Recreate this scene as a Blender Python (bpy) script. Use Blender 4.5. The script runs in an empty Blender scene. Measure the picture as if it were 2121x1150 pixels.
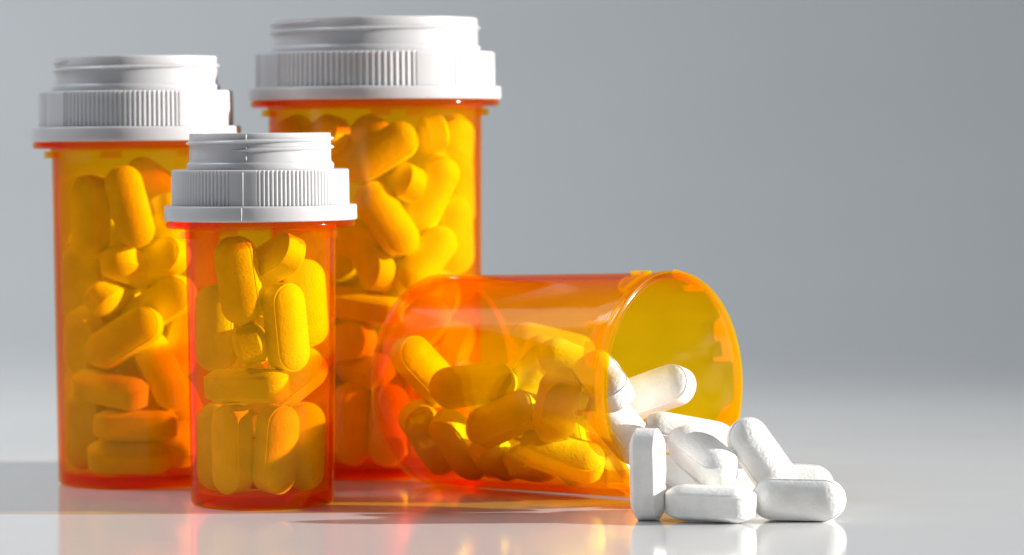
import bpy, bmesh, math, random
import numpy as np
from mathutils import Vector, Quaternion, Matrix

scene = bpy.context.scene
MM = 0.001
# ------------------------------------------------------------------ camera
cam_data = bpy.data.cameras.new('camera')
camera = bpy.data.objects.new('camera', cam_data)
scene.collection.objects.link(camera)
camera.location = (0, 0, 76.25 * MM)
camera.rotation_euler = (Matrix.Rotation(math.radians(90), 4, 'X') @ Matrix.Rotation(math.radians(-0.45), 4, 'Z')).to_euler()
cam_data.sensor_width = 36
cam_data.lens = 7400 / 2121 * 36
cam_data.shift_y = -(575 - 270) / 2121
cam_data.clip_start = 0.05
cam_data.clip_end = 50
cam_data.dof.use_dof = True
cam_data.dof.focus_distance = 0.712
cam_data.dof.aperture_fstop = 17
scene.camera = camera

# ------------------------------------------------------------------ world, lamps, exposure
world = bpy.data.worlds.new('World')
scene.world = world
world.use_nodes = True
bg = world.node_tree.nodes['Background']
bg.inputs['Color'].default_value = (0.74, 0.87, 1.0, 1)
bg.inputs['Strength'].default_value = 0.125

def aim(o, target):
    o.rotation_euler = (Vector(target) - o.location).to_track_quat('-Z', 'Y').to_euler()

def area(name, loc, target, sx, sy, power, color=(1, 1, 1), spread=180):
    d = bpy.data.lights.new(name, 'AREA')
    d.shape = 'RECTANGLE'; d.size = sx; d.size_y = sy
    d.energy = power; d.color = color; d.spread = math.radians(spread)
    o = bpy.data.objects.new(name, d); scene.collection.objects.link(o)
    o.location = loc; aim(o, target)
    return o

CENTRE = Vector((-0.005, 0.745, 0.03))
KEY_AZ, KEY_EL, KEY_D = math.radians(3.0), math.radians(14.5), 2.6
kd = bpy.data.lights.new('key_lamp', 'SPOT')
kd.energy = 800; kd.color = (1.0, 0.965, 0.91)
kd.spot_size = math.radians(14); kd.spot_blend = 1.0; kd.shadow_soft_size = 0.019
key = bpy.data.objects.new('key_lamp', kd); scene.collection.objects.link(key)
key.location = CENTRE + KEY_D * Vector((math.cos(KEY_EL) * math.cos(KEY_AZ), -math.cos(KEY_EL) * math.sin(KEY_AZ), math.sin(KEY_EL)))
aim(key, CENTRE + Vector((0, -0.02, 0)))
area('overhead_softbox', (-0.50, 0.97, 0.72), (0, 0.76, 0.02), 0.28, 0.55, 1.75, (1.0, 0.99, 0.98))
area('left_softbox', (-0.80, 0.66, 0.42), (-0.03, 0.76, 0.04), 0.8, 0.8, 1.15, (0.98, 0.98, 1.0))
area('backdrop_lamp', (-0.70, 0.85, 1.10), (-0.45, 1.7, 0.25), 0.4, 0.3, 6.7, (0.87, 0.95, 1.0))

vs = scene.view_settings
vs.view_transform = 'Standard'; vs.look = 'None'; vs.exposure = 0.0; vs.gamma = 1.0
vs.use_curve_mapping = False
scene.render.engine = 'CYCLES'
cy = scene.cycles
cy.use_denoising = True
cy.max_bounces = 14; cy.diffuse_bounces = 9; cy.glossy_bounces = 4; cy.transmission_bounces = 10
cy.transparent_max_bounces = 96; cy.volume_bounces = 0
cy.caustics_reflective = False; cy.caustics_refractive = False
cy.sample_clamp_indirect = 4.0; cy.blur_glossy = 0.6

# ------------------------------------------------------------------ materials
def material(name):
    m = bpy.data.materials.new(name); m.use_nodes = True
    nt = m.node_tree
    return m, nt, nt.nodes, nt.links

def math_node(nt, op, a, b=None):
    n = nt.nodes.new('ShaderNodeMath'); n.operation = op
    for i, v in enumerate((a, b)):
        if v is None: continue
        if isinstance(v, (int, float)): n.inputs[i].default_value = v
        else: nt.links.new(v, n.inputs[i])
    return n.outputs[0]

def tablet_material():
    m, nt, N, Lk = material('pressed_tablet')
    p = N['Principled BSDF']
    tc = N.new('ShaderNodeTexCoord')
    oi = N.new('ShaderNodeObjectInfo')
    off = N.new('ShaderNodeVectorMath'); off.operation = 'ADD'
    Lk.new(tc.outputs['Object'], off.inputs[0])
    sc = N.new('ShaderNodeVectorMath'); sc.operation = 'SCALE'
    cmb = N.new('ShaderNodeCombineXYZ')
    for k in range(3): Lk.new(oi.outputs['Random'], cmb.inputs[k])
    Lk.new(cmb.outputs[0], sc.inputs[0]); sc.inputs['Scale'].default_value = 0.4
    Lk.new(sc.outputs[0], off.inputs[1])
    n1 = N.new('ShaderNodeTexNoise'); n1.inputs['Scale'].default_value = 2300; n1.inputs['Detail'].default_value = 3; n1.inputs['Roughness'].default_value = 0.6
    n2 = N.new('ShaderNodeTexNoise'); n2.inputs['Scale'].default_value = 260; n2.inputs['Detail'].default_value = 3
    v = N.new('ShaderNodeTexVoronoi'); v.inputs['Scale'].default_value = 1500
    for n in (n1, n2, v): Lk.new(off.outputs[0], n.inputs['Vector'])
    cr = N.new('ShaderNodeValToRGB')
    cr.color_ramp.elements[0].color = (0.83, 0.815, 0.79, 1); cr.color_ramp.elements[0].position = 0.3
    cr.color_ramp.elements[1].color = (0.92, 0.91, 0.89, 1); cr.color_ramp.elements[1].position = 0.6
    Lk.new(n2.outputs['Fac'], cr.inputs[0]); Lk.new(cr.outputs[0], p.inputs['Base Color'])
    h = math_node(nt, 'ADD', n1.outputs['Fac'], math_node(nt, 'MULTIPLY', n2.outputs['Fac'], 1.2))
    h = math_node(nt, 'ADD', h, math_node(nt, 'MULTIPLY', v.outputs['Distance'], 0.5))
    b = N.new('ShaderNodeBump'); b.inputs['Strength'].default_value = 0.8; b.inputs['Distance'].default_value = 0.00012
    Lk.new(h, b.inputs['Height']); Lk.new(b.outputs[0], p.inputs['Normal'])
    p.inputs['Roughness'].default_value = 0.5
    p.inputs['Specular IOR Level'].default_value = 0.35
    p.inputs['Subsurface Weight'].default_value = 0.12
    p.inputs['Subsurface Radius'].default_value = (1, 0.85, 0.7)
    p.inputs['Subsurface Scale'].default_value = 0.0008
    return m

def amber_material(name='amber_plastic', haze_amount=0.07, haze_color=(1.0, 0.74, 0.0, 1)):
    m, nt, N, Lk = material(name)
    N.remove(N['Principled BSDF'])
    out = N['Material Output']
    tr = N.new('ShaderNodeBsdfTransparent'); tr.inputs[0].default_value = (1.0, 0.93, 0.08, 1)
    tl = N.new('ShaderNodeBsdfTranslucent'); tl.inputs[0].default_value = haze_color
    df = N.new('ShaderNodeBsdfDiffuse'); df.inputs[0].default_value = haze_color
    half = N.new('ShaderNodeMixShader'); half.inputs[0].default_value = 0.35
    Lk.new(tl.outputs[0], half.inputs[1]); Lk.new(df.outputs[0], half.inputs[2])
    haze = N.new('ShaderNodeMixShader'); haze.inputs[0].default_value = haze_amount
    Lk.new(tr.outputs[0], haze.inputs[1]); Lk.new(half.outputs[0], haze.inputs[2])
    gl = N.new('ShaderNodeBsdfGlossy'); gl.inputs['Roughness'].default_value = 0.09
    gl.inputs['Color'].default_value = (1, 1, 1, 1)
    lw = N.new('ShaderNodeLayerWeight'); lw.inputs['Blend'].default_value = 0.5
    f = math_node(nt, 'ADD', math_node(nt, 'MULTIPLY', math_node(nt, 'POWER', lw.outputs['Facing'], 5.0), 0.40), 0.012)
    mx = N.new('ShaderNodeMixShader')
    Lk.new(f, mx.inputs[0]); Lk.new(haze.outputs[0], mx.inputs[1]); Lk.new(gl.outputs[0], mx.inputs[2])
    tc = N.new('ShaderNodeTexCoord')
    n1 = N.new('ShaderNodeTexNoise'); n1.inputs['Scale'].default_value = 120; n1.inputs['Detail'].default_value = 2
    Lk.new(tc.outputs['Object'], n1.inputs['Vector'])
    b = N.new('ShaderNodeBump'); b.inputs['Strength'].default_value = 0.25; b.inputs['Distance'].default_value = 0.0001
    Lk.new(n1.outputs['Fac'], b.inputs['Height']); Lk.new(b.outputs[0], gl.inputs['Normal'])
    Lk.new(mx.outputs[0], out.inputs['Surface'])
    va = N.new('ShaderNodeVolumeAbsorption')
    D = 400.0
    va.inputs['Density'].default_value = D
    va.inputs['Color'].default_value = (1 - 2 / D, 1 - 180 / D, 1 - 300 / D, 1)
    Lk.new(va.outputs[0], out.inputs['Volume'])
    return m

def cap_material():
    m, nt, N, Lk = material('white_cap_plastic')
    p = N['Principled BSDF']
    p.inputs['Base Color'].default_value = (0.54, 0.535, 0.55, 1)
    p.inputs['Roughness'].default_value = 0.28
    p.inputs['Specular IOR Level'].default_value = 0.5
    p.inputs['Subsurface Weight'].default_value = 0.5
    p.inputs['Subsurface Radius'].default_value = (1, 0.9, 0.85)
    p.inputs['Subsurface Scale'].default_value = 0.0022
    tc = N.new('ShaderNodeTexCoord')
    n = N.new('ShaderNodeTexNoise'); n.inputs['Scale'].default_value = 350; n.inputs['Detail'].default_value = 3
    Lk.new(tc.outputs['Object'], n.inputs['Vector'])
    b = N.new('ShaderNodeBump'); b.inputs['Strength'].default_value = 0.12; b.inputs['Distance'].default_value = 0.0001
    Lk.new(n.outputs['Fac'], b.inputs['Height']); Lk.new(b.outputs[0], p.inputs['Normal'])
    return m

def sweep_material():
    m, nt, N, Lk = material('glossy_white_sweep')
    p = N['Principled BSDF']
    tc = N.new('ShaderNodeTexCoord')
    n = N.new('ShaderNodeTexNoise'); n.inputs['Scale'].default_value = 9; n.inputs['Detail'].default_value = 4
    Lk.new(tc.outputs['Object'], n.inputs['Vector'])
    cr = N.new('ShaderNodeValToRGB')
    cr.color_ramp.elements[0].color = (0.67, 0.675, 0.68, 1); cr.color_ramp.elements[0].position = 0.3
    cr.color_ramp.elements[1].color = (0.70, 0.70, 0.705, 1); cr.color_ramp.elements[1].position = 0.7
    Lk.new(n.outputs['Fac'], cr.inputs[0]); Lk.new(cr.outputs[0], p.inputs['Base Color'])
    n2 = N.new('ShaderNodeTexNoise'); n2.inputs['Scale'].default_value = 60; n2.inputs['Detail'].default_value = 5
    Lk.new(tc.outputs['Object'], n2.inputs['Vector'])
    r = N.new('ShaderNodeMapRange'); r.inputs['To Min'].default_value = 0.07; r.inputs['To Max'].default_value = 0.13
    Lk.new(n2.outputs['Fac'], r.inputs['Value']); Lk.new(r.outputs[0], p.inputs['Roughness'])
    p.inputs['IOR'].default_value = 1.42
    p.inputs['Specular IOR Level'].default_value = 0.65
    return m

TABLET, AMBER, CAP, SWEEP = tablet_material(), amber_material(), cap_material(), sweep_material()
AMBER_CLOUDY = amber_material('cloudy_amber_plastic', 0.085, (1.0, 0.72, 0.0, 1))
AMBER_LUG = amber_material('amber_plastic_lug', 0.25)
AMBER_RIM = amber_material('amber_plastic_thick_rim', 0.17)

# ------------------------------------------------------------------ helpers
def mesh_object(name, verts, faces, mat, parent=None, sharp=35, scale=MM):
    me = bpy.data.meshes.new(name)
    me.from_pydata([(x * scale, y * scale, z * scale) for x, y, z in verts], [], faces)
    bm = bmesh.new(); bm.from_mesh(me)
    if mat is not SWEEP: bmesh.ops.recalc_face_normals(bm, faces=bm.faces)
    bm.to_mesh(me); bm.free()
    me.materials.append(mat)
    me.polygons.foreach_set('use_smooth', [True] * len(me.polygons))
    me.update()
    if sharp: me.set_sharp_from_angle(angle=math.radians(sharp))
    o = bpy.data.objects.new(name, me)
    scene.collection.objects.link(o)
    o.parent = parent
    return o

def empty(name, loc):
    o = bpy.data.objects.new(name, None)
    o.empty_display_size = 0.01
    scene.collection.objects.link(o)
    o.location = loc
    return o

def tag(o, label=None, cat=None, group=None, kind=None):
    for k, v in (('label', label), ('category', cat), ('group', group), ('kind', kind)):
        if v: o[k] = v
    return o

def lathe(profile, n=128, closed=True, rmod=None):
    """profile: list of (r, z); r == 0 ends are poles. closed joins last to first ring."""
    verts, faces, rings = [], [], []
    for r, z in profile:
        if r <= 1e-6:
            rings.append([len(verts)] * n); verts.append((0, 0, z))
        else:
            base = len(verts)
            for k in range(n):
                a = 2 * math.pi * k / n
                rr = r + (rmod(a, r, z) if rmod else 0)
                verts.append((rr * math.cos(a), rr * math.sin(a), z))
            rings.append(list(range(base, base + n)))
    m = len(rings)
    for i in range(m if closed else m - 1):
        a, b = rings[i], rings[(i + 1) % m]
        for k in range(n):
            q = [a[k], a[(k + 1) % n], b[(k + 1) % n], b[k]]
            u = []
            for t in q:
                if t not in u: u.append(t)
            if len(u) >= 3: faces.append(u)
    return verts, faces

def arc(cr, cz, r, a0, a1, n=5):
    return [(cr + r * math.cos(math.radians(a0 + (a1 - a0) * k / n)), cz + r * math.sin(math.radians(a0 + (a1 - a0) * k / n))) for k in range(n + 1)]

# ------------------------------------------------------------------ the sweep (table running up into the backdrop)
def build_sweep():
    Y0, R0 = 0.88, 1.1
    prof = [(0.30, 0.0), (0.60, 0.0), (Y0, 0.0)]
    for k in range(1, 49):
        a = math.radians(90 * k / 48)
        prof.append((Y0 + R0 * math.sin(a), R0 - R0 * math.cos(a)))
    prof.append((Y0 + R0, 2.0))
    verts, faces = [], []
    xs = [-1.6, -0.8, 0, 0.8, 1.6]
    for y, z in prof:
        for x in xs: verts.append((x, y, z))
    w = len(xs)
    for i in range(len(prof) - 1):
        for k in range(w - 1):
            faces.append((i * w + k, i * w + k + 1, (i + 1) * w + k + 1, (i + 1) * w + k))
    o = mesh_object('table_backdrop', verts, faces, SWEEP, None, sharp=0, scale=1)
    tag(o, 'seamless glossy white tabletop curving up into a grey backdrop', None, kind='structure')
build_sweep()

# ------------------------------------------------------------------ vials and caps
# bottle places in mm: base centre, axis, length
PLACES = {'small': ((-51.769, 733.818, 0.0), (0.0, 0.0, 1.0), 58.0), 'left': ((-82.082, 780.526, 0.0), (0.0, 0.0, 1.0), 73.0), 'big': ((-30.664, 801.721, 0.0), (0.0, 0.0, 1.0), 82.0), 'vial': ((-16.193, 770.0, 22.55), (0.766958, -0.641399, 0.019555), 63.923)}
def vial_shell(r0, r1, length, wall, base):
    """outer radius r0 at the base, r1 at the rim"""
    p = [(0, 0.35), (r0 - 3.4, 0.35), (r0 - 3.2, 0.35), (r0 - 2.6, 0.05), (r0 - 2.3, 0.0), (r0 - 2.0, 0.0)]
    p += arc(r0 - 1.1, 1.1, 1.1, -90, 0, 6)
    for k in range(1, 9): p.append((r0 + (r1 - r0) * k / 9, 1.1 + (length - 1.5) * k / 9))
    p += [(r1, length - 0.35), (r1 - 0.12, length - 0.08), (r1 - 0.35, length), (r1 - wall + 0.3, length), (r1 - wall + 0.08, length - 0.1), (r1 - wall, length - 0.4)]
    for k in range(8, 0, -1): p.append((r0 + (r1 - r0) * k / 9 - wall, base + 0.5 + (length - base - 0.9) * k / 9))
    p += arc(r0 - wall - 0.5, base + 0.5, 0.5, 0, -90, 5)
    p += [(r0 - wall - 0.7, base), (r0 - wall - 0.9, base), (0, base)]
    return lathe(p, 160, closed=False)

def wrap_block(R, h, rows, flip=False):
    """rows: (c, s0, s1) strips: c along the circumference, s along the axis; a block of height h on a cylinder of radius R."""
    verts, faces = [], []
    def P(c, s, r):
        a = c / R
        return (r * math.cos(a), r * math.sin(a), s)
    for c, s0, s1 in rows:
        verts += [P(c, s0, R), P(c, s1, R), P(c, s1, R + h), P(c, s0, R + h)]
    for i in range(len(rows) - 1):
        a, b = 4 * i, 4 * i + 4
        for k in range(4): faces.append((a + k, a + (k + 1) % 4, b + (k + 1) % 4, b + k))
    faces.append((0, 1, 2, 3)); e = 4 * (len(rows) - 1); faces.append((e + 3, e + 2, e + 1, e))
    return verts, faces

def cap(parent, z0, brim_h, grip_h, plug_h, r_brim, r_grip, r_plug, rib_mid, thread_at, seam=False):
    zb, zg, zp = z0 + brim_h, z0 + brim_h + grip_h, z0 + brim_h + grip_h + plug_h
    # brim: a ring with its own top and inner skirt
    e = 0.35
    prof = [(0, z0 + 1.6), (r_brim - 3.2, z0 + 1.6), (r_brim - 3.0, z0 + 0.02), (r_brim - e, z0 + 0.02)]
    prof += arc(r_brim - e, z0 + e + 0.02, e, -90, 0, 4)
    prof += arc(r_brim - e - 0.05, zb - e, e, 0, 90, 4)
    prof += [(0, zb)]
    c = mesh_object('cap', *lathe(prof, 160, closed=False), CAP, parent)
    # grip ring: ribbed quarters between smooth panels
    pitch = math.radians(2.77); half = math.radians(36)
    n = 1040
    def ribs(a, r, z):
        d = (a - rib_mid + math.pi / 4) % (math.pi / 2) - math.pi / 4
        if abs(d) > half or r < r_grip - 0.6: return 0
        ph = (d / pitch) % 1.0
        t = 0.5 - 0.5 * math.cos(2 * math.pi * ph)
        fade = min(1, (zg - z) / 0.5)
        return -0.30 * (1 - t) * fade
    prof = [(0, zb + 0.03), (r_grip - 0.3, zb + 0.03), (r_grip, zb + 0.03)]
    prof += [(r_grip, zb + 0.4), (r_grip - 0.03, zb + grip_h * 0.5), (r_grip - 0.08, zg - 0.75)]
    prof += arc(r_grip - 0.5 - 0.08, zg - 0.5, 0.5, 0, 90, 5)
    prof += [(r_plug + 0.4, zg), (0, zg)]
    mesh_object('grip_ring', *lathe(prof, n, closed=False, rmod=ribs), CAP, c, sharp=50)
    # plug with a collar at its foot, hollow at the top
    prof = [(0, zg + 0.03), (r_plug + 0.55, zg + 0.03), (r_plug + 0.6, zg + 0.9), (r_plug + 0.45, zg + 1.25), (r_plug + 0.12, zg + 1.5), (r_plug, zg + 1.9)]
    prof += [(r_plug - 0.03, zp - 2.0), (r_plug - 0.05, zp - 0.3), (r_plug - 0.15, zp - 0.06), (r_plug - 0.35, zp), (r_plug - 1.0, zp), (r_plug - 1.3, zp - 0.2), (r_plug - 1.4, zp - 5.0), (0, zp - 5.2)]
    mesh_object('screw_plug', *lathe(prof, 160, closed=False), CAP, c)
    # helical thread
    verts, faces = [], []
    turns, segs = 1.45, 200
    for k in range(segs + 1):
        t = k / segs
        a = thread_at + t * turns * 2 * math.pi
        z = zp - 3.5 + 1.75 * t * turns
        fade = min(1, t / 0.03, (1 - t) / 0.03)
        h = 0.05 + 0.62 * fade; w = 0.12 + 0.42 * fade
        for rr, dz in ((-0.15, -w), (h * 0.75, -w * 0.4), (h, 0), (h * 0.75, w * 0.4), (-0.15, w)):
            verts.append(((r_plug + rr) * math.cos(a), (r_plug + rr) * math.sin(a), min(z + dz, zp - 0.08)))
    for k in range(segs):
        for j in range(5):
            faces.append((5 * k + j, 5 * k + (j + 1) % 5, 5 * k + 5 + (j + 1) % 5, 5 * k + 5 + j))
    faces.append((4, 3, 2, 1, 0)); faces.append(tuple(5 * segs + j for j in range(5)))
    mesh_object('screw_thread', verts, faces, CAP, c)
    if seam is not False:
        verts, faces = [], []
        for R_, za, zz in ((r_plug - 0.1, zg + 1.9, zp - 0.3), (r_grip - 0.15, zb + 0.15, zg - 0.45), (r_brim - 0.13, z0 + 0.3, zb - 0.3)):
            b = len(verts); w = 0.17 / R_
            for z in (za, zz):
                for da, dr in ((-w, 0), (0, 0.33), (w, 0)):
                    verts.append(((R_ + dr) * math.cos(seam + da), (R_ + dr) * math.sin(seam + da), z))
            faces += [(b, b + 1, b + 4, b + 3), (b + 1, b + 2, b + 5, b + 4), (b + 2, b, b + 3, b + 5), (b + 2, b + 1, b), (b + 3, b + 4, b + 5)]
        mesh_object('mould_seam', verts, faces, CAP, c)
    return c

def standing_bottle(loc, r0, r1, z_fl, fl_h, capdims, rib_deg, thread_deg, label, lug_deg, seam=False):
    b = empty('pill_bottle', (loc[0] * MM, loc[1] * MM, 0.0))
    tag(b, label, 'pill bottle', 'amber pill bottles')
    length = z_fl + fl_h + 4.0
    v = mesh_object('vial', *vial_shell(r0, r1, length, 1.15, 2.6), AMBER, b)
    rf = capdims[3] - 0.35
    ri = r1 + 0.06
    prof = [(ri, z_fl - 0.5), (ri + 0.5, z_fl - 0.1), (ri + 1.0, z_fl)]
    prof += arc(rf - fl_h / 2, z_fl + fl_h / 2, fl_h / 2, -90, 90, 8) + [(ri, z_fl + fl_h)]
    mesh_object('flange', *lathe(prof, 160, closed=True), AMBER, v)
    for d in lug_deg:
        rows = [(c, z_fl - 2.0, z_fl - 0.55) for c in (-2.2, -1.1, 0, 1.1, 2.2)]
        o = mesh_object('lug', *wrap_block(r1 + 0.05, 1.6, rows), AMBER, v)
        o.rotation_euler.z = math.radians(d - 90)
    cap(b, z_fl + fl_h + 0.05, *capdims, math.radians(rib_deg - 90), math.radians(thread_deg - 90),
        math.radians(seam - 90) if seam is not False else False)
    return b

standing_bottle(PLACES['small'][0], 14.7, 15.5, 56.7, 1.45, (3.2, 7.3, 7.4, 19.8, 18.25, 14.55), -7 + 45, -20,
    'smallest amber pill bottle, standing in front, its white cap with a thin mould seam', (-150, -60, 62, 150), seam=-7)
standing_bottle(PLACES['left'][0], 17.5, 18.5, 73.0, 1.5, (3.2, 7.7, 7.5, 22.9, 21.2, 17.75), -4.5, 150,
    'medium-tall amber pill bottle with white cap, standing leftmost', (-72, -10, 80, 150))
standing_bottle(PLACES['big'][0], 23.2, 24.0, 81.7, 1.5, (2.9, 7.7, 7.6, 28.3, 26.9, 23.1), -14, 170,
    'largest and tallest amber pill bottle with white cap, standing at the back', (-75, 5, 82, 160))

def fallen_bottle():
    base = Vector(PLACES['vial'][0]); ax = Vector(PLACES['vial'][1])
    L = PLACES['vial'][2]; r0, r1 = 22.5, 23.2
    b = empty('pill_bottle', base * MM)
    b.rotation_mode = 'QUATERNION'
    side = Vector((0, 0, 1)).cross(ax).normalized()      # horizontal, pointing away from the camera side
    up = ax.cross(side).normalized()
    # local x = up, local z = axis, local y = axis cross up
    M = Matrix((up, ax.cross(up), ax)).transposed()
    b.rotation_quaternion = M.to_quaternion()
    tag(b, 'open amber pill bottle without a cap, fallen on its side and spilling tablets', 'pill bottle', 'amber pill bottles')
    v = mesh_object('vial', *vial_shell(r0, r1, L, 1.15, 1.5), AMBER_CLOUDY, b)
    rb = r0 + 0.05
    prof = [(rb, 0.9), (rb + 0.22, 1.0), (rb + 0.34, 1.3), (rb + 0.34, 2.0), (rb + 0.22, 2.4), (rb, 2.6)]
    mesh_object('base_bead', *lathe(prof, 160, closed=True), AMBER_RIM, v)
    ri = r1 + 0.04
    prof = [(ri, L - 2.3), (ri + 0.25, L - 2.2), (ri + 0.32, L - 1.9), (ri + 0.32, L - 0.3), (ri + 0.2, L - 0.06), (ri, L - 0.02)]
    mesh_object('rim_band', *lathe(prof, 160, closed=True), AMBER_RIM, v)
    rows = []
    def s1(c):
        if c <= 0.9: return 5.6
        if c < 4.5: return 2.9
        t = (c - 4.5) / 5.4
        return 1.0 + 3.1 * math.sqrt(max(0, 1 - t * t)) + 0.02
    cs = [0, 0.45, 0.9, 0.901, 1.8, 2.7, 3.6, 4.499] + [4.5 + 5.4 * k / 10 for k in range(11)]
    rows = [(c, L - s1(c) - 1.6, L - 2.5) for c in cs]
    first = None
    for k in range(8):
        deg = 36 - 45 * k       # angle above the horizontal on the camera side
        if first is None:
            o = first = mesh_object('lug', *wrap_block(r1 + 0.04, 0.85, rows), AMBER_LUG, v)
        else:
            o = first.copy(); scene.collection.objects.link(o); o.parent = v
        o.rotation_euler.z = math.radians(LUG0 + LUGS * deg)
    return b
LUG0, LUGS = 90.0, -1.0
fallen_bottle()

# ------------------------------------------------------------------ tablets
def tablet_mesh(seed):
    rnd = random.Random(seed)
    B, HC, RB, C0 = 1.95, 5.0, 5.94, 2.44
    n = 40
    jr = [rnd.uniform(-0.03, 0.03) for _ in range(8)]
    def outline(r):
        pts = []
        for k in range(n):
            a = -math.pi / 2 + math.pi * k / (n / 2 - 1) if k < n // 2 else math.pi / 2 + math.pi * (k - n // 2) / (n / 2 - 1)
            cx = HC if k < n // 2 else -HC
            w = 1 + 0.004 * math.sin(3 * a + seed)
            pts.append((cx + r * math.cos(a) * w, r * math.sin(a) * w))
        return pts
    rings = []
    def dome(r): return math.sqrt(RB * RB - r * r) - C0
    rs = [3.62, 3.3, 2.8, 2.2, 1.5, 0.8, 0.25]
    for r in reversed(rs): rings.append((r, -dome(r)))
    rings += [(3.74, -2.05), (3.97, -2.03), (4.0, -1.99), (4.01, -1.0), (4.01, 1.0), (4.0, 1.99), (3.97, 2.03), (3.74, 2.05)]
    for r in rs: rings.append((r, dome(r)))
    verts, faces = [], []
    for r, z in rings:
        for x, y in outline(r): verts.append((x, y, z))
    for i in range(len(rings) - 1):
        for k in range(n):
            faces.append((i * n + k, i * n + (k + 1) % n, (i + 1) * n + (k + 1) % n, (i + 1) * n + k))
    faces.append(tuple(range(n - 1, -1, -1))); t = (len(rings) - 1) * n
    faces.append(tuple(range(t, t + n)))
    me = bpy.data.meshes.new('tablet')
    me.from_pydata([(x * MM, y * MM, z * MM) for x, y, z in verts], [], faces)
    me.materials.append(TABLET)
    me.polygons.foreach_set('use_smooth', [True] * len(me.polygons)); me.update()
    me.set_sharp_from_angle(angle=math.radians(28))
    return me
TABLET_MESHES = [tablet_mesh(s) for s in range(4)]
GROUPS = {'small': 'tablets inside the small front bottle', 'left': 'tablets inside the left bottle',
          'big': 'tablets inside the tall rear bottle', 'vial': 'tablets inside the fallen bottle',
          'mouth': 'tablets spilling from the fallen bottle', 'out': 'tablets spilling from the fallen bottle'}
HIDDEN = {'small': 'tablet buried out of sight in the middle of the small front bottle',
          'left': 'tablet buried out of sight in the middle of the left bottle',
          'big': 'tablet buried out of sight in the middle of the tall rear bottle',
          'vial': 'tablet buried out of sight in the heap inside the fallen bottle'}
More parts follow.
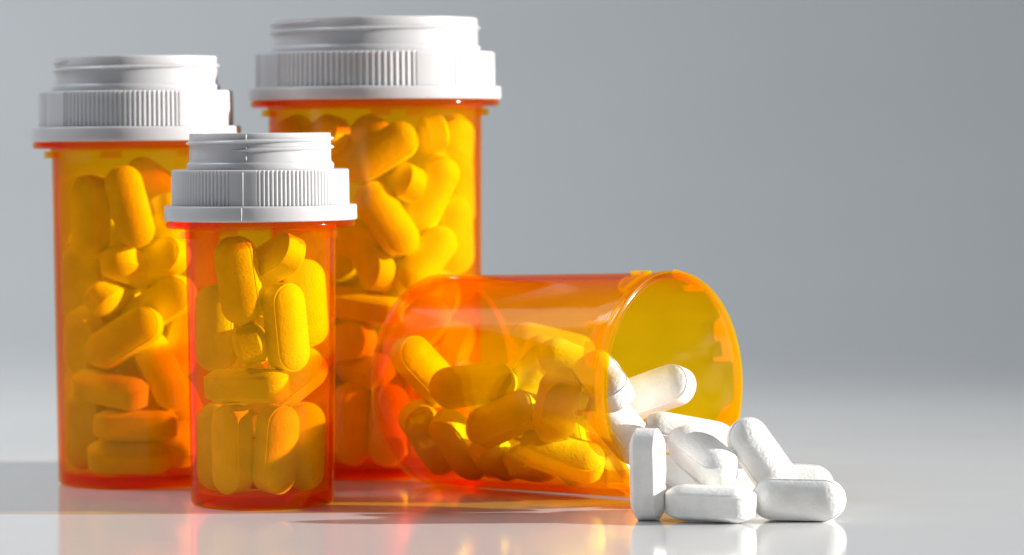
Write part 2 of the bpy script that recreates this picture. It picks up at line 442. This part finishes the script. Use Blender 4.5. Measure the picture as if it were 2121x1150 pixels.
# which bottle, centre in mm, rotation, label (None: buried)
POSES = [
('small',(-55.6, 724.09, 46.33),(0.513, 0.408, -0.57, 0.495),'oblong tablet at upper left in the small front bottle, broad face forward, leaning left'),
('small',(-49.22, 729.13, 49.68),(0.799, 0.418, -0.358, -0.241),'topmost stubby-looking tablet under the cap of the small front bottle, lit on its right'),
('small',(-46.16, 725.11, 36.66),(0.26, 0.624, -0.334, 0.656),'upright brightly lit tablet at middle right of the small front bottle, rim line showing'),
('small',(-42.74, 737.24, 40.81),(0.448, 0.515, -0.394, 0.615),'tall pale yellow tablet along the right wall of the small front bottle'),
('small',(-53.62, 729.52, 32.99),(0.455, 0.555, -0.569, -0.401),'tablet seen end-on at the centre of the small front bottle, below the leaning one'),
('small',(-61.21, 736.15, 36.06),(0.554, 0.434, -0.558, 0.439),'dim upright tablet against the left wall at mid height of the small front bottle'),
('small',(-54.34, 726.11, 24.72),(0.986, 0.056, -0.014, -0.159),'level tablet with lit right end across the middle of the small front bottle'),
('small',(-46.6, 735.55, 24.43),(0.821, 0.461, -0.271, 0.199),'tablet slanting up to the right behind the level one in the small front bottle'),
('small',(-57.26, 725.42, 11.92),(0.641, 0.291, -0.649, 0.288),'lower left upright tablet with a lengthwise edge line in the small front bottle'),
('small',(-48.37, 724.58, 11.95),(0.314, 0.668, -0.281, 0.614),'lower middle upright tablet leaning right in the small front bottle'),
('small',(-43.04, 731.3, 11.97),(0.474, 0.542, -0.423, 0.55),'dim upright tablet at lower right in the small front bottle'),
('small',(-61.16, 734.44, 11.89),(0.516, 0.48, -0.518, 0.485),'faint upright tablet at the lower left wall of the small front bottle'),
('left',(-90.96, 770.52, 58.28),(0.644, 0.299, -0.647, 0.278),'upright tablet at top left in the left bottle, edge line down its middle'),
('left',(-82.2, 767.19, 60.49),(0.381, 0.48, -0.497, 0.615),'tall leaning tablet at top centre in the left bottle, smooth face forward'),
('left',(-77.42, 785.44, 63.52),(0.819, 0.473, 0.282, -0.163),'tablet slanting down right behind the tall one at the top of the left bottle'),
('left',(-74.54, 775.0, 56.78),(0.132, 0.72, -0.625, 0.269),'stubby-looking tablet beside the cap shadow at upper right in the left bottle'),
('left',(-82.13, 772.7, 47.06),(0.031, 0.474, -0.849, 0.23),'stubby-looking tablet below the tall leaning one in the left bottle'),
('left',(-78.09, 773.41, 48.55),(0.781, 0.551, -0.247, -0.157),'end-on tablet with round face above the brightest one in the left bottle'),
('left',(-76.96, 773.8, 38.79),(0.695, 0.647, -0.306, 0.065),'brightest yellow tablet at middle right in the left bottle'),
('left',(-87.06, 774.7, 40.66),(0.222, -0.552, 0.729, -0.338),'stubby dark orange tablet left of the brightest one in the left bottle'),
('left',(-83.87, 768.46, 32.31),(0.739, 0.612, -0.25, 0.126),'long tablet slanting up right across the middle of the left bottle'),
('left',(-94.24, 779.16, 43.9),(0.496, 0.514, -0.582, 0.389),'dim upright tablet at the left wall of the left bottle, mid height'),
('left',(-93.57, 777.24, 31.09),(0.502, 0.557, -0.659, 0.06),'dim tablet at the left wall of the left bottle just above the level one'),
('left',(-76.2, 772.0, 24.57),(0.704, 0.476, 0.367, -0.377),'tablet slanting steeply down right in the lower half of the left bottle'),
('left',(-87.03, 770.67, 20.97),(0.96, 0.149, 0.047, -0.23),'level tablet with flat side forward at lower left in the left bottle'),
('left',(-81.56, 769.27, 13.34),(1.0, 0.007, 0.011, 0.018),'level tablet second from the bottom in the left bottle'),
('left',(-83.06, 769.9, 6.52),(0.976, 0.21, -0.003, -0.048),'bottom tablet lying near the base at the left bottle'),
('left',(-71.5, 778.98, 10.57),(0.69, 0.361, -0.064, 0.624),'tablet standing at the bottom right of the left bottle, half behind the small one'),
('left',(-93.87, 779.84, 12.05),(0.554, 0.435, -0.611, 0.362),'faint tablet at the lower left wall of the left bottle'),
('left',(-71.88, 779.4, 31.39),(0.431, 0.699, -0.418, 0.388),'tablet at the right wall of the left bottle beside the small bottle wall'),
('left',(-71.9, 780.2, 15.05),(0.202, 0.555, -0.59, 0.55),'tablet at lower right in the left bottle seen beside the small bottle'),
('big',(-28.86, 783.47, 71.51),(0.752, 0.595, -0.187, 0.212),'large slanting tablet near the top centre of the tall rear bottle'),
('big',(-18.37, 793.92, 73.83),(0.581, 0.505, -0.575, -0.275),'end-on tablet at upper right in the tall rear bottle'),
('big',(-13.15, 806.31, 70.95),(0.31, 0.665, -0.462, 0.499),'upright tablet at the top right wall of the tall rear bottle'),
('big',(-25.63, 789.41, 66.04),(0.69, 0.534, -0.183, -0.453),'short-looking tablet with lit round end below the topmost slanting one, tall rear bottle'),
('big',(-27.66, 783.48, 56.9),(0.739, 0.484, 0.416, -0.216),'big tablet slanting down right with a long edge line, tall rear bottle'),
('big',(-18.13, 790.65, 62.48),(0.4, 0.75, -0.285, 0.444),'big pale tablet leaning right at the right of the tall rear bottle'),
('big',(-32.75, 787.6, 51.7),(0.033, 0.34, -0.818, 0.462),'stubby orange tablet beside the small bottle cap, in the tall rear bottle'),
('big',(-31.1, 787.74, 48.23),(0.515, 0.61, -0.078, -0.597),'steep tablet with a lit wedge just below the big slanting one, tall rear bottle'),
('big',(-19.41, 787.49, 47.61),(0.674, 0.574, -0.124, 0.448),'tablet slanting up right just above the fallen bottle, in the tall rear bottle'),
('big',(-13.18, 797.32, 53.28),(0.247, 0.651, -0.431, 0.574),'tablet at the right wall of the tall rear bottle at mid height'),
('big',(-24.34, 792.69, 40.63),(0.844, 0.5, -0.171, 0.09),'tablet mostly hidden by the fallen bottle edge, in the tall rear bottle'),
('big',(-32.9, 784.67, 37.8),(0.991, 0.085, 0.078, -0.066),'level tablet with flat side forward at mid height of the tall rear bottle'),
('big',(-38.25, 786.7, 29.56),(0.704, 0.629, -0.283, -0.168),'end-on tablet beside the small bottle wall in the tall rear bottle'),
('big',(-31.21, 795.21, 31.05),(0.803, 0.549, 0.168, -0.161),'dark tablet slanting down behind the fallen bottle base, in the tall rear bottle'),
('big',(-33.14, 788.3, 24.08),(0.845, 0.23, -0.07, -0.477),'tilted tablet with lit top at lower left of the tall rear bottle'),
('big',(-35.85, 784.99, 11.95),(0.342, 0.635, -0.342, 0.602),'upright tablet with triangular light patches at the bottom of the tall rear bottle'),
('big',(-27.76, 783.58, 11.83),(0.429, 0.593, -0.392, 0.558),'upright tablet beside the fallen bottle at the bottom of the tall rear bottle'),
('big',(-34.53, 790.94, 72.16),(0.744, 0.535, -0.361, 0.172),'dim slanting tablet at top left in the tall rear bottle'),
('big',(-43.3, 789.17, 73.61),(0.775, 0.499, -0.366, -0.128),'dim tablet under the cap at the far top left of the tall rear bottle'),
('big',(-48.58, 800.41, 71.01),(0.539, 0.462, -0.633, 0.31),'upright shadowed tablet at the top left wall of the tall rear bottle'),
('big',(-21.3, 788.66, 31.69),(0.761, 0.507, -0.285, 0.287),'tablet of the tall rear bottle seen through the fallen bottle, upper one'),
('big',(-20.05, 787.66, 16.5),(0.422, 0.638, -0.378, 0.522),'tablet of the tall rear bottle seen through the fallen bottle, lower one'),
('big',(-12.54, 801.65, 63.28),(0.381, 0.587, -0.568, 0.434),'narrow sliver of a tablet at the right edge of the tall rear bottle'),
('vial',(-8.54, 743.75, 23.28),(0.827, 0.544, -0.127, -0.061),'tablet with bright right end at the front middle of the fallen bottle'),
('vial',(-18.48, 755.82, 25.37),(0.07, 0.426, -0.491, 0.756),'tablet with lit round face near the base of the fallen bottle'),
('vial',(-18.06, 758.56, 11.21),(0.156, 0.515, -0.638, 0.551),'large dark red-orange tablet near the base of the fallen bottle'),
('vial',(-11.56, 754.14, 10.02),(0.351, 0.408, -0.817, 0.208),'dark tablet with a diamond outline at lower left of the fallen bottle'),
('vial',(-1.96, 739.51, 16.54),(0.789, 0.51, -0.32, -0.125),'bright angular tablet at the centre of the fallen bottle pile'),
('vial',(-3.09, 752.05, 7.75),(0.066, -0.519, 0.752, -0.402),'dark end-on tablet at the bottom of the fallen bottle'),
('vial',(8.74, 729.34, 20.08),(0.203, 0.73, -0.545, 0.358),'bright tablet seen end-on near the mouth of the fallen bottle'),
('vial',(9.84, 736.1, 9.22),(0.908, 0.383, 0.094, -0.141),'long tablet with lit top at lower right inside the fallen bottle'),
('vial',(13.51, 737.93, 27.1),(0.809, 0.554, 0.126, -0.151),'pale tablet near the top of the pile by the mouth of the fallen bottle'),
('vial',(8.33, 761.9, 29.65),(0.917, 0.38, 0.113, -0.047),'faint topmost tablet at the far wall of the fallen bottle'),
('vial',(2.63, 748.0, 25.25),(0.469, 0.767, -0.34, 0.275),'pale pointed-looking tablet behind the front row in the fallen bottle'),
('vial',(4.24, 749.33, 6.71),(0.087, -0.502, 0.801, -0.313),'dark tablet at the bottom of the fallen bottle under the long lit one'),
('vial',(16.89, 740.55, 18.17),(0.843, 0.44, 0.154, -0.266),'tablet behind the wall just inside the mouth of the fallen bottle'),
('mouth',(18.18, 721.61, 25.39),(0.744, 0.328, -0.0, -0.582),'white tablet with round end at the left edge of the mouth of the fallen bottle'),
('mouth',(28.46, 731.69, 22.32),(0.79, 0.55, -0.259, -0.073),'tablet lying on the far inner wall of the mouth, half yellow with reflected light'),
('mouth',(21.38, 722.91, 16.03),(0.839, 0.265, 0.259, -0.399),'white tablet with bright flat side low at the left edge of the mouth'),
('out',(34.91, 715.73, 14.68),(0.957, 0.273, 0.079, -0.058),'long white tablet lying level across the lower lip of the fallen bottle'),
('out',(37.04, 703.17, 11.93),(0.841, 0.228, 0.084, -0.484),'white tablet tipping forward on top of the spilled heap, round end up'),
('out',(32.91, 704.86, 5.85),(0.913, 0.234, 0.152, -0.299),'white tablet wedged under the tipping one beside the upright tablet'),
('out',(25.96, 696.5, 8.97),(0.073, 0.697, -0.111, 0.705),'white tablet standing upright on end in front of the mouth'),
('out',(37.95, 692.65, 3.57),(0.985, 0.039, 0.002, -0.167),'white tablet lying flat at the front centre of the spill'),
('out',(55.08, 693.4, 4.17),(0.728, 0.678, -0.062, -0.074),'white tablet standing on its long edge at the front right of the spill'),
('out',(48.66, 701.48, 11.29),(0.683, 0.563, 0.327, -0.331),'white tablet leaning with its rounded top up and lower end behind the right front one'),
('out',(55.16, 718.38, 4.6),(0.776, 0.628, -0.008, -0.058),'rearmost right white tablet peeking out behind the tablet on its edge'),
('out',(44.51, 710.85, 5.0),(0.998, 0.016, 0.016, 0.06),'white tablet lying flat, glimpsed in the gap behind the front centre one'),
('small',(-54.5, 742.54, 29.36),(0.755, 0.029, -0.654, 0.042),'third-lowest half-hidden tablet behind the front row at the centre of the small front bottle'),
('small',(-48.46, 736.66, 6.81),(0.301, 0.925, 0.221, 0.073),'lowest half-hidden tablet behind the front row at the right side of the small front bottle'),
('small',(-53.56, 742.05, 8.81),(0.207, 0.055, 0.725, -0.655),'lowest half-hidden tablet behind the front row at the centre of the small front bottle'),
('small',(-52.71, 741.79, 17.0),(0.062, 0.179, -0.065, -0.98),'second-lowest half-hidden tablet behind the front row at the centre of the small front bottle'),
('left',(-87.3, 790.86, 21.73),(0.785, 0.555, 0.017, 0.274),'second-lowest half-hidden tablet behind the front row at the left side of the left bottle'),
('left',(-87.05, 786.48, 7.76),(0.102, -0.981, 0.103, 0.127),'lowest half-hidden tablet behind the front row at the left side of the left bottle'),
('left',(-83.09, 790.67, 33.85),(0.127, -0.795, 0.319, 0.5),'fourth-lowest half-hidden tablet behind the front row at the centre of the left bottle'),
('left',(-84.99, 784.15, 49.57),(0.456, 0.243, -0.843, -0.149),'fifth-lowest half-hidden tablet behind the front row at the centre of the left bottle'),
('left',(-82.39, 778.2, 9.7),(0.846, 0.443, 0.296, 0.012),'lowest half-hidden tablet behind the front row at the centre of the left bottle'),
('left',(-76.16, 788.09, 18.6),(0.047, 0.577, -0.402, 0.709),'second-lowest half-hidden tablet behind the front row at the right side of the left bottle'),
('left',(-81.04, 780.99, 18.7),(0.362, -0.468, -0.154, -0.792),'third-lowest half-hidden tablet behind the front row at the centre of the left bottle'),
('left',(-71.95, 786.81, 33.44),(0.685, -0.403, -0.347, -0.497),'third-lowest half-hidden tablet behind the front row at the right side of the left bottle'),
('left',(-77.36, 791.03, 6.8),(0.15, -0.153, -0.69, 0.691),'lowest half-hidden tablet behind the front row at the right side of the left bottle'),
('left',(-90.94, 787.31, 33.52),(0.265, -0.548, 0.179, 0.773),'third-lowest half-hidden tablet behind the front row at the left side of the left bottle'),
('left',(-85.02, 788.26, 15.06),(0.435, 0.174, -0.374, -0.801),'second-lowest half-hidden tablet behind the front row at the centre of the left bottle'),
('big',(-44.43, 802.37, 11.28),(0.85, -0.344, -0.124, 0.379),'second-lowest half-hidden tablet behind the front row at the left side of the tall rear bottle'),
('big',(-39.31, 808.99, 19.23),(0.421, 0.466, -0.595, -0.501),'fifth-lowest half-hidden tablet behind the front row at the left side of the tall rear bottle'),
('big',(-43.35, 798.89, 26.86),(0.919, -0.234, -0.111, 0.298),'seventh-lowest half-hidden tablet behind the front row at the left side of the tall rear bottle'),
('big',(-25.9, 813.95, 37.5),(0.367, 0.446, 0.77, 0.27),None),
('big',(-28.46, 796.7, 6.35),(0.754, 0.04, -0.037, -0.655),None),
('big',(-40.41, 811.67, 38.36),(0.822, -0.556, 0.093, 0.075),'ninth-lowest half-hidden tablet behind the front row at the left side of the tall rear bottle'),
('big',(-24.15, 804.9, 25.69),(0.16, -0.535, -0.827, 0.063),'sixth-lowest half-hidden tablet behind the front row at the right side of the tall rear bottle'),
('big',(-19.02, 800.73, 18.3),(0.002, -0.576, -0.816, -0.046),'fourth-lowest half-hidden tablet behind the front row at the right side of the tall rear bottle'),
('big',(-33.88, 814.11, 29.06),(0.189, -0.551, 0.768, -0.266),None),
('big',(-31.37, 814.37, 6.45),(0.194, 0.842, -0.494, -0.099),None),
('big',(-23.2, 817.01, 24.37),(0.184, 0.208, 0.958, 0.072),None),
('big',(-44.4, 811.23, 6.2),(0.091, -0.887, -0.452, 0.036),None),
('big',(-21.95, 813.98, 11.71),(0.675, 0.032, -0.701, 0.227),None),
('big',(-28.46, 807.2, 17.71),(0.339, 0.564, 0.718, 0.227),'fourth-lowest half-hidden tablet behind the front row at the centre of the tall rear bottle'),
('big',(-33.04, 792.58, 11.37),(0.148, 0.87, -0.143, 0.448),'second-lowest half-hidden tablet behind the front row at the centre of the tall rear bottle'),
('big',(-19.69, 811.21, 32.42),(0.399, -0.645, 0.623, -0.191),'eighth-lowest half-hidden tablet behind the front row at the right side of the tall rear bottle'),
('big',(-23.73, 799.95, 12.29),(0.039, 0.658, 0.751, 0.039),'second-lowest half-hidden tablet behind the front row at the right side of the tall rear bottle'),
('big',(-46.17, 795.62, 34.58),(0.433, 0.219, 0.66, 0.574),'eighth-lowest half-hidden tablet behind the front row at the left side of the tall rear bottle'),
('big',(-13.67, 803.99, 6.22),(0.661, -0.005, 0.011, 0.75),None),
('big',(-40.24, 803.27, 40.62),(0.671, -0.338, -0.657, -0.062),'tenth-lowest half-hidden tablet behind the front row at the left side of the tall rear bottle'),
('big',(-22.02, 799.23, 35.89),(0.714, -0.45, 0.5, 0.194),'ninth-lowest half-hidden tablet behind the front row at the right side of the tall rear bottle'),
('big',(-45.67, 809.68, 14.8),(0.087, -0.519, 0.761, -0.381),None),
('big',(-28.36, 819.79, 11.25),(0.387, 0.313, -0.624, 0.602),None),
('big',(-42.7, 811.15, 29.99),(0.382, 0.705, 0.552, 0.227),None),
('big',(-20.83, 799.43, 6.29),(0.757, 0.036, -0.04, -0.651),'lowest half-hidden tablet behind the front row at the right side of the tall rear bottle'),
('big',(-42.97, 787.96, 11.92),(0.377, -0.605, -0.368, -0.596),'third-lowest half-hidden tablet behind the front row at the left side of the tall rear bottle'),
('big',(-32.82, 807.53, 22.67),(0.179, 0.735, 0.638, 0.147),None),
('big',(-13.22, 798.04, 27.11),(0.364, 0.686, 0.362, 0.515),'seventh-lowest half-hidden tablet behind the front row at the right side of the tall rear bottle'),
('big',(-13.82, 804.87, 12.91),(0.012, 0.769, -0.639, 0.0),'third-lowest half-hidden tablet behind the front row at the right side of the tall rear bottle'),
('big',(-14.04, 807.81, 20.1),(0.565, -0.59, 0.354, -0.455),'fifth-lowest half-hidden tablet behind the front row at the right side of the tall rear bottle'),
('vial',(3.36, 766.13, 8.08),(0.811, 0.261, -0.025, -0.522),'lowest half-hidden tablet behind the front row at the centre of the fallen bottle'),
('vial',(-5.25, 760.93, 10.48),(0.669, -0.341, 0.348, 0.562),'lowest half-hidden tablet behind the front row at the left side of the fallen bottle'),
('vial',(24.54, 743.01, 7.08),(0.503, 0.127, 0.096, -0.85),'lowest half-hidden tablet behind the front row at the right side of the fallen bottle'),
('vial',(16.13, 753.35, 7.31),(0.795, 0.328, -0.11, -0.497),'second-lowest half-hidden tablet behind the front row at the right side of the fallen bottle'),
('vial',(11.94, 747.17, 9.3),(0.008, 0.67, 0.598, 0.439),'third-lowest half-hidden tablet behind the front row at the right side of the fallen bottle'),
('vial',(-6.13, 773.25, 9.03),(0.543, 0.686, 0.095, 0.475),None),
('small',(-53.61, 729.55, 32.96),(0.55, -0.457, 0.407, -0.569),None),
('left',(-91.65, 787.63, 48.02),(0.443, -0.261, -0.291, -0.806),'fourth-lowest half-hidden tablet behind the front row at the left side of the left bottle'),
('big',(-33.49, 805.69, 12.94),(0.537, 0.255, 0.426, 0.682),'third-lowest half-hidden tablet behind the front row at the centre of the tall rear bottle'),
('big',(-38.24, 818.52, 40.25),(0.667, 0.553, 0.453, -0.21),None),
('big',(-21.23, 813.1, 45.64),(0.761, 0.258, -0.385, -0.453),'eleventh-lowest half-hidden tablet behind the front row at the right side of the tall rear bottle'),
('big',(-47.03, 808.44, 23.22),(0.394, 0.392, -0.693, -0.46),'sixth-lowest half-hidden tablet behind the front row at the left side of the tall rear bottle'),
('big',(-31.1, 803.65, 36.43),(0.257, 0.469, -0.839, 0.102),'fifth-lowest half-hidden tablet behind the front row at the centre of the tall rear bottle'),
('big',(-40.54, 798.81, 6.88),(0.276, 0.271, -0.641, -0.663),'lowest half-hidden tablet behind the front row at the left side of the tall rear bottle'),
('big',(-42.74, 795.87, 17.04),(0.782, 0.566, 0.261, -0.024),'fourth-lowest half-hidden tablet behind the front row at the left side of the tall rear bottle'),
('big',(-30.27, 814.77, 43.6),(0.417, -0.576, 0.538, -0.453),None),
('left',(-78.62, 787.52, 38.25),(0.557, 0.531, 0.069, 0.635),'fourth-lowest half-hidden tablet behind the front row at the right side of the left bottle'),
('big',(-28.46, 796.7, 6.35),(0.754, 0.04, -0.037, -0.655),'lowest half-hidden tablet behind the front row at the centre of the tall rear bottle'),
('big',(-35.88, 798.51, 47.08),(0.169, -0.31, 0.756, -0.552),'twelfth-lowest half-hidden tablet behind the front row at the left side of the tall rear bottle'),
('big',(-15.81, 807.87, 39.39),(0.49, -0.543, 0.596, -0.332),'tenth-lowest half-hidden tablet behind the front row at the right side of the tall rear bottle'),
('big',(-47.63, 799.49, 41.09),(0.003, -0.744, 0.642, -0.185),'eleventh-lowest half-hidden tablet behind the front row at the left side of the tall rear bottle'),
('small',(-53.61, 729.55, 32.96),(0.407, -0.569, -0.55, 0.457),None),
('big',(-29.37, 800.38, 54.1),(0.785, -0.594, 0.063, 0.163),'sixth-lowest half-hidden tablet behind the front row at the centre of the tall rear bottle'),
('vial',(1.18, 764.1, 14.41),(0.22, -0.906, 0.353, -0.073),'second-lowest half-hidden tablet behind the front row at the centre of the fallen bottle'),
('left',(-86.56, 790.49, 53.25),(0.753, -0.415, 0.198, 0.47),'sixth-lowest half-hidden tablet behind the front row at the centre of the left bottle'),
('big',(-27.73, 813.33, 51.2),(0.804, -0.019, 0.06, 0.592),None),
('big',(-36.56, 813.29, 50.94),(0.523, -0.267, 0.19, -0.787),None),
('big',(-48.06, 797.23, 49.43),(0.359, -0.501, -0.512, 0.599),'thirteenth-lowest half-hidden tablet behind the front row at the left side of the tall rear bottle'),
]

for i, (where, pos, q, label) in enumerate(POSES):
    o = bpy.data.objects.new('tablet', TABLET_MESHES[(i * 7) % 4])
    scene.collection.objects.link(o)
    o.location = Vector(pos) * MM
    o.rotation_mode = 'QUATERNION'; o.rotation_quaternion = Quaternion(q).normalized()
    tag(o, label or HIDDEN[where], 'tablet', GROUPS[where])
